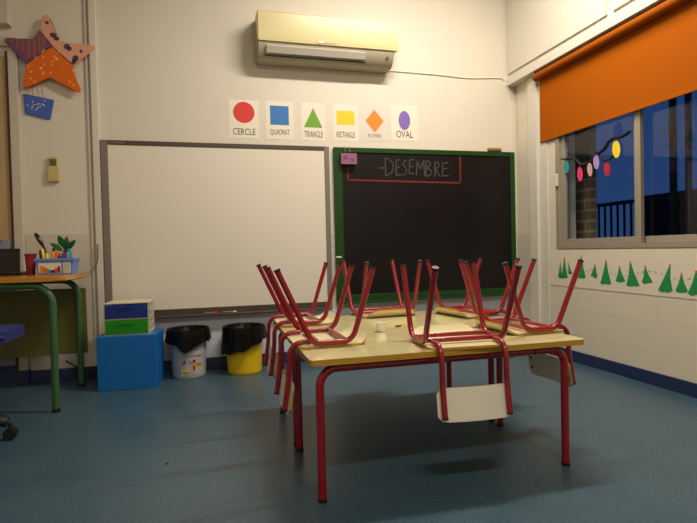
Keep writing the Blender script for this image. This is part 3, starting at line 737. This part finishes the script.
bmesh.ops.solidify(bm, geom=bm.faces[:], thickness=.0005)
stk = obj('sticker', bm, 'st_white', b1, True)
def blob(u, v, rx, ry, m, rot=0):
    obj('sticker_print', P(ell(u, v, rx, ry, 14, rot), .0005, lambda a, b, t: on_bin(a, b, t+.0012)), m, stk)
for u, v, rx, ry, m, rot in ((-.045, .118, .016, .010, 'c_violet', .5), (-.042, .122, .006, .015, 'purple', 0), (-.035, .065, .024, .007, 'bulb_yel', .25), (-.04, .055, .018, .005, 'brass', .2), (.008, .125, .008, .010, 'dark', 0), (.006, .105, .013, .014, 'c_orange', .2), (.008, .080, .007, .014, 'cup_red', 0), (-.012, .122, .004, .014, 'c_violet', .6), (.04, .10, .018, .009, 'brass', -.3), (.045, .078, .012, .012, 'c_yellow', 0), (-.01, .16, .03, .004, 'ink_soft', .1), (.035, .158, .02, .004, 'ink', .1)):
    blob(u*1.3, v*1.1-.012, rx*1.25, ry*1.15, m, rot)
make_bin(.214, -.165, .127, .142, .338, 'bin_yellow', 'yellow waste bin between the grey bin and the table', lambda a: .198+.055*math.cos(a)-.012*math.exp(-(dA(a, AF)/.5)**2), 'black bin bag folded over the yellow bin rim', 2)

# ------------------------------------------------------------------ tables
TZ = .515
def make_table():
    t = thing('school_table', 'low school table with red tube legs nearest the camera', 'table', (.862, -2.07, 0), 0, 'school tables')
    bm = bmesh.new(); prism(bm, rrect(-.545, -.283, .583, .283, .022, 5), .022, lambda u, v, w: Vector((u, v, TZ-.022+w)), 1)
    bmesh.ops.bevel(bm, geom=[e for e in bm.edges if abs(e.verts[0].co.z-e.verts[1].co.z) < 1e-6], offset=.002, segments=1, affect='EDGES')
    for f in bm.faces: f.material_index = 0 if f.normal.z > .9 or f.normal.z < -.9 else 1
    bm.normal_update()
    for f in bm.faces: f.material_index = 0 if abs(f.normal.z) > .9 else 1
    obj('tabletop', bm, ['table_top', 'table_edge'], t)
    z = TZ-.0225-.0165
    for yy in (-.245, .245):
        for s in (-1, 1):
            lx = s*.506
            l = obj('leg', T(fillet([(lx, yy, .012), (lx, yy, z), (lx-.14*s, yy, z)], .065, 9), .0155, 16), 'red', t, True)
            obj('foot_cap', T([(lx, yy, 0), (lx, yy, .012)], .0168, 16), 'black', l, True)
        obj('rail', T([(-.362, yy, z), (.362, yy, z)], .0152, 14), 'red', t, True)
    for s in (-1, 1): obj('side_rail', T([(s*.40, -.2295, z), (s*.40, .2295, z)], .0125, 12), 'red', t, True)
    return t
def dup(root, loc, rz, label, group=None):
    r = root.copy(); COL.objects.link(r); r.location = loc; r.rotation_euler = (0, 0, rz); r['label'] = label
    for ch in list(root.children):
        c = ch.copy(); COL.objects.link(c); c.parent = r
        for g in list(ch.children):
            d = g.copy(); COL.objects.link(d); d.parent = c
    return r
tb = make_table()
dup(tb, (.862, -1.500, 0), 0, 'low school table with red tube legs farther back, nearest the blackboard')

# ------------------------------------------------------------------ chairs (upturned on the tables)
def make_chair():
    t = thing('school_chair', '', 'chair', (0, 0, 0), 0, 'upturned red school chairs')
    # seat, its sitting face down on the table
    pts = rrect(-.185, -.158, .12, .158, [.04, .07, .07, .04], 7)
    bm = bmesh.new(); prism(bm, pts, .009, flat, 1)
    bmesh.ops.triangulate(bm, faces=[f for f in bm.faces if len(f.verts) > 4])
    bmesh.ops.subdivide_edges(bm, edges=bm.edges[:], cuts=2, use_grid_fill=True)
    for v in bm.verts:
        if v.co.x < -.125: v.co.z += 11*(-.125-v.co.x)**2; v.co.x += 2.2*(-.125-v.co.x)**2
    obj('seat', bm, ['ply_face', 'ply_edge'], t, True)
    zc = .009+.0115; H = .307; R_ = .0112
    for sy in (-1, 1):
        for sx in (-1, 1):
            y = .160*sy
            foot = (.191*sx, y+.001*sy, H); cor = (.062 if sx > 0 else -.100, y, zc)
            l = obj('leg', T(fillet([foot, cor, (-.02, y, zc)], .055, 9), R_, 14), 'red', t, True)
            d = (Vector(foot)-Vector(cor)).normalized()
            obj('foot_cap', T([Vector(foot)-d*.004, Vector(foot)+d*.005], R_+.0014, 14), 'black', l, True)
    for x in (-.072, .040): obj('crossbar', T([(x, -.149, zc+.004), (x, .149, zc+.004)], .0095, 12), 'red', t, True)
    bk_ = None
    for sy in (-1, 1):
        y = .127*sy
        u = obj('backrest_post', T(fillet([(.060, y, zc+.002), (.146, y, zc+.002), (.152, y, -.11), (.172, y, -.238)], [.055, .10], 8), R_-.0005, 14), 'red', t, True)
        obj('end_cap', T([(.1717, y, -.236), (.1727, y, -.242)], R_+.0009, 14), 'black', u, True)
    # curved backrest on the sitter side of the posts
    bm = bmesh.new(); rows = []; cx = lambda y: .020*(1-(y/.127)**2)
    poly = rrect(-.147, -.262, .147, -.130, .026, 6)
    def bent(y, z, w): 
        base = .1625+(-.18-z)*.155-.0125+cx(y)*.55
        return Vector((base-w, y, z))
    prism(bm, poly, .008, bent, 1)
    bmesh.ops.triangulate(bm, faces=[f for f in bm.faces if len(f.verts) > 4])
    # rebuild as a grid so that the panel bends smoothly
    bm.free(); bm = bmesh.new(); ny = 18
    for w in (0, .008):
        g = []
        for j in range(ny+1):
            y = -.147+.294*j/ny; e = max(0, abs(y)-(.147-.026)); cut = .026-math.sqrt(max(0, .026**2-e*e))
            z0_, z1_ = -.255+cut, -.134-cut
            if abs(y) > .1469: z0_, z1_ = -.236, -.156
            g.append([bm.verts.new(bent(y, z0_+(z1_-z0_)*k/6, w)) for k in range(7)])
        rows.append(g)
    A, C = rows
    for j in range(ny):
        for k in range(6):
            bm.faces.new((A[j][k], A[j+1][k], A[j+1][k+1], A[j][k+1])); bm.faces.new((C[j][k], C[j][k+1], C[j+1][k+1], C[j+1][k]))
        for k in (0, 6):
            f = bm.faces.new((A[j][k], A[j+1][k], C[j+1][k], C[j][k])); f.material_index = 1
    for j in (0, ny):
        for k in range(6): f = bm.faces.new((A[j][k], A[j][k+1], C[j][k+1], C[j][k])); f.material_index = 1
    br = obj('backrest', bm, ['back_face', 'ply_edge'], t, True)
    for sy in (-1, 1):
        for z in (-.168, -.218):
            p = bent(.127*sy, z, .008); obj('bolt', T([p+Vector((-.0005, 0, 0)), p+Vector((-.004, 0, 0))], .0065, 10), 'black', br, True)
    return t
chairs = [
 ((.934, -2.242), -93.8, 'upturned red chair on the front table edge, backrest hanging toward the viewer'),
 ((.427, -1.984), 180, 'upturned red chair on the left edge, the one nearer the viewer'),
 ((.438, -1.386), 180.5, 'upturned red chair on the left edge, the farther one near the yellow bin'),
 ((1.367, -2.024), 2, 'upturned red chair on the right table edge, nearer the right wall paper trees'),
 ((.951, -1.237), 94.5, 'upturned red chair on the far table edge in front of the blackboard'),
 ((1.422, -1.457), 9, 'upturned red chair on the far right edge, behind the nearer right chair'),
]
c0 = make_chair()
for i, ((x, y), a, lb) in enumerate(chairs):
    if i == 0:
        c0.location = (x, y, TZ+.0008); c0.rotation_euler = (0, 0, math.radians(a)); c0['label'] = lb
    else: dup(c0, (x, y, TZ+.0008), math.radians(a), lb)

cr_ = obj('scrap', B((-.006, -.004, 0), (.006, .004, .005), .002), 'dark', None, loc=(-.212, -1.793, .0003)); tag(cr_, 'tiny dark scrap lying on the open floor in front of the blue cube', 'scrap')
cp_ = thing('paper_cup', 'small white paper cup standing on the table between the chairs', 'cup', (.745, -1.85, TZ+.001))
bm = bmesh.new(); lathe(bm, [(.001, 0), (.017, 0), (.024, .040), (.0225, .040), (.016, .002), (.001, .002)], 24); obj('body', bm, 'tissue', cp_, True)
bm = bmesh.new(); lathe(bm, [(.0235, .037), (.0257, .039), (.0257, .0425), (.0228, .0425), (.0228, .0405)], 24); obj('rim', bm, 'tissue', cp_, True)
pe = thing('pencil_stub', 'dark pencil stub lying on the table right of the paper cup', 'pencil', (.868, -1.75, TZ+.0055), math.radians(25))
obj('shaft', T([(-.02, 0, 0), (.012, 0, 0)], .0042, 6), 'dark', pe); obj('tip', T([(.0121, 0, 0), (.024, 0, 0)], [.0042, .0006], 6), 'brass', pe)

# ------------------------------------------------------------------ ceiling lamps and light
def lamp(x, y, label, power, col=(1, .915, .80)):
    t = thing('ceiling_lamp', label, 'lamp', (x, y, ZC-.001), 0, 'ceiling lamps')
    obj('housing', B((-.62, -.09, -.05), (.62, .09, 0), .006), 'white', t)
    for s in (-1, 1): obj('lamp_tube', T([(-.58, s*.045, -.066), (.58, s*.045, -.066)], .013, 12), 'tube', t, True)
    l = bpy.data.lights.new('lamp_light', 'AREA'); l.shape = 'RECTANGLE'; l.size = 1.16; l.size_y = .16; l.energy = power; l.color = col
    o = bpy.data.objects.new('lamp_light', l); o.location = (0, 0, -.085); link(o, t)
M['tube'] = mat('lamp_tube', '#fff4dc', .4, emit='#fff0d0', estr=4)
lamp(1.5, -1.5, 'long twin-tube ceiling lamp above the tables', 80)
lamp(.5, -4.3, 'unseen long twin-tube fill lamp behind the viewer', 48)  # unseen second lamp, added as soft fill for the back wall

# ------------------------------------------------------------------ world: dusk sky
w = bpy.data.worlds.new('World'); S.world = w; w.use_nodes = True
N = w.node_tree.nodes; L = w.node_tree.links; bg = N['Background']
tc = N.new('ShaderNodeTexCoord'); sp = N.new('ShaderNodeSeparateXYZ'); cr = N.new('ShaderNodeValToRGB')
L.new(tc.outputs['Generated'], sp.inputs[0]); L.new(sp.outputs['Z'], cr.inputs[0]); L.new(cr.outputs[0], bg.inputs['Color'])
cr.color_ramp.elements[0].position = .0; cr.color_ramp.elements[0].color = lin('#3a5c98')
cr.color_ramp.elements[1].position = .6; cr.color_ramp.elements[1].color = lin('#1d3c78')
bg.inputs['Strength'].default_value = .5

# ------------------------------------------------------------------ camera
cam = bpy.data.cameras.new('camera'); co = bpy.data.objects.new('camera', cam); COL.objects.link(co)
cam.sensor_fit = 'HORIZONTAL'; cam.sensor_width = 36; cam.lens = 513.4/697*36; cam.clip_start = .02
yaw, pitch, roll = .259, -.0222, -.0233
cy, sy = math.cos(yaw), math.sin(yaw); cpp, spp = math.cos(pitch), math.sin(pitch)
f = Vector((sy*cpp, cy*cpp, spp)); r = Vector((cy, -sy, 0)); u = r.cross(f)
c, s = math.cos(roll), math.sin(roll)
R2 = c*r+s*u; U2 = -s*r+c*u
co.matrix_world = Matrix(((R2.x, U2.x, -f.x, 0), (R2.y, U2.y, -f.y, -4.0975), (R2.z, U2.z, -f.z, .8951), (0, 0, 0, 1)))
S.camera = co
S.view_settings.view_transform = 'Standard'; S.view_settings.look = 'None'; S.view_settings.gamma = 1; S.view_settings.use_curve_mapping = False
S.view_settings.exposure = .12
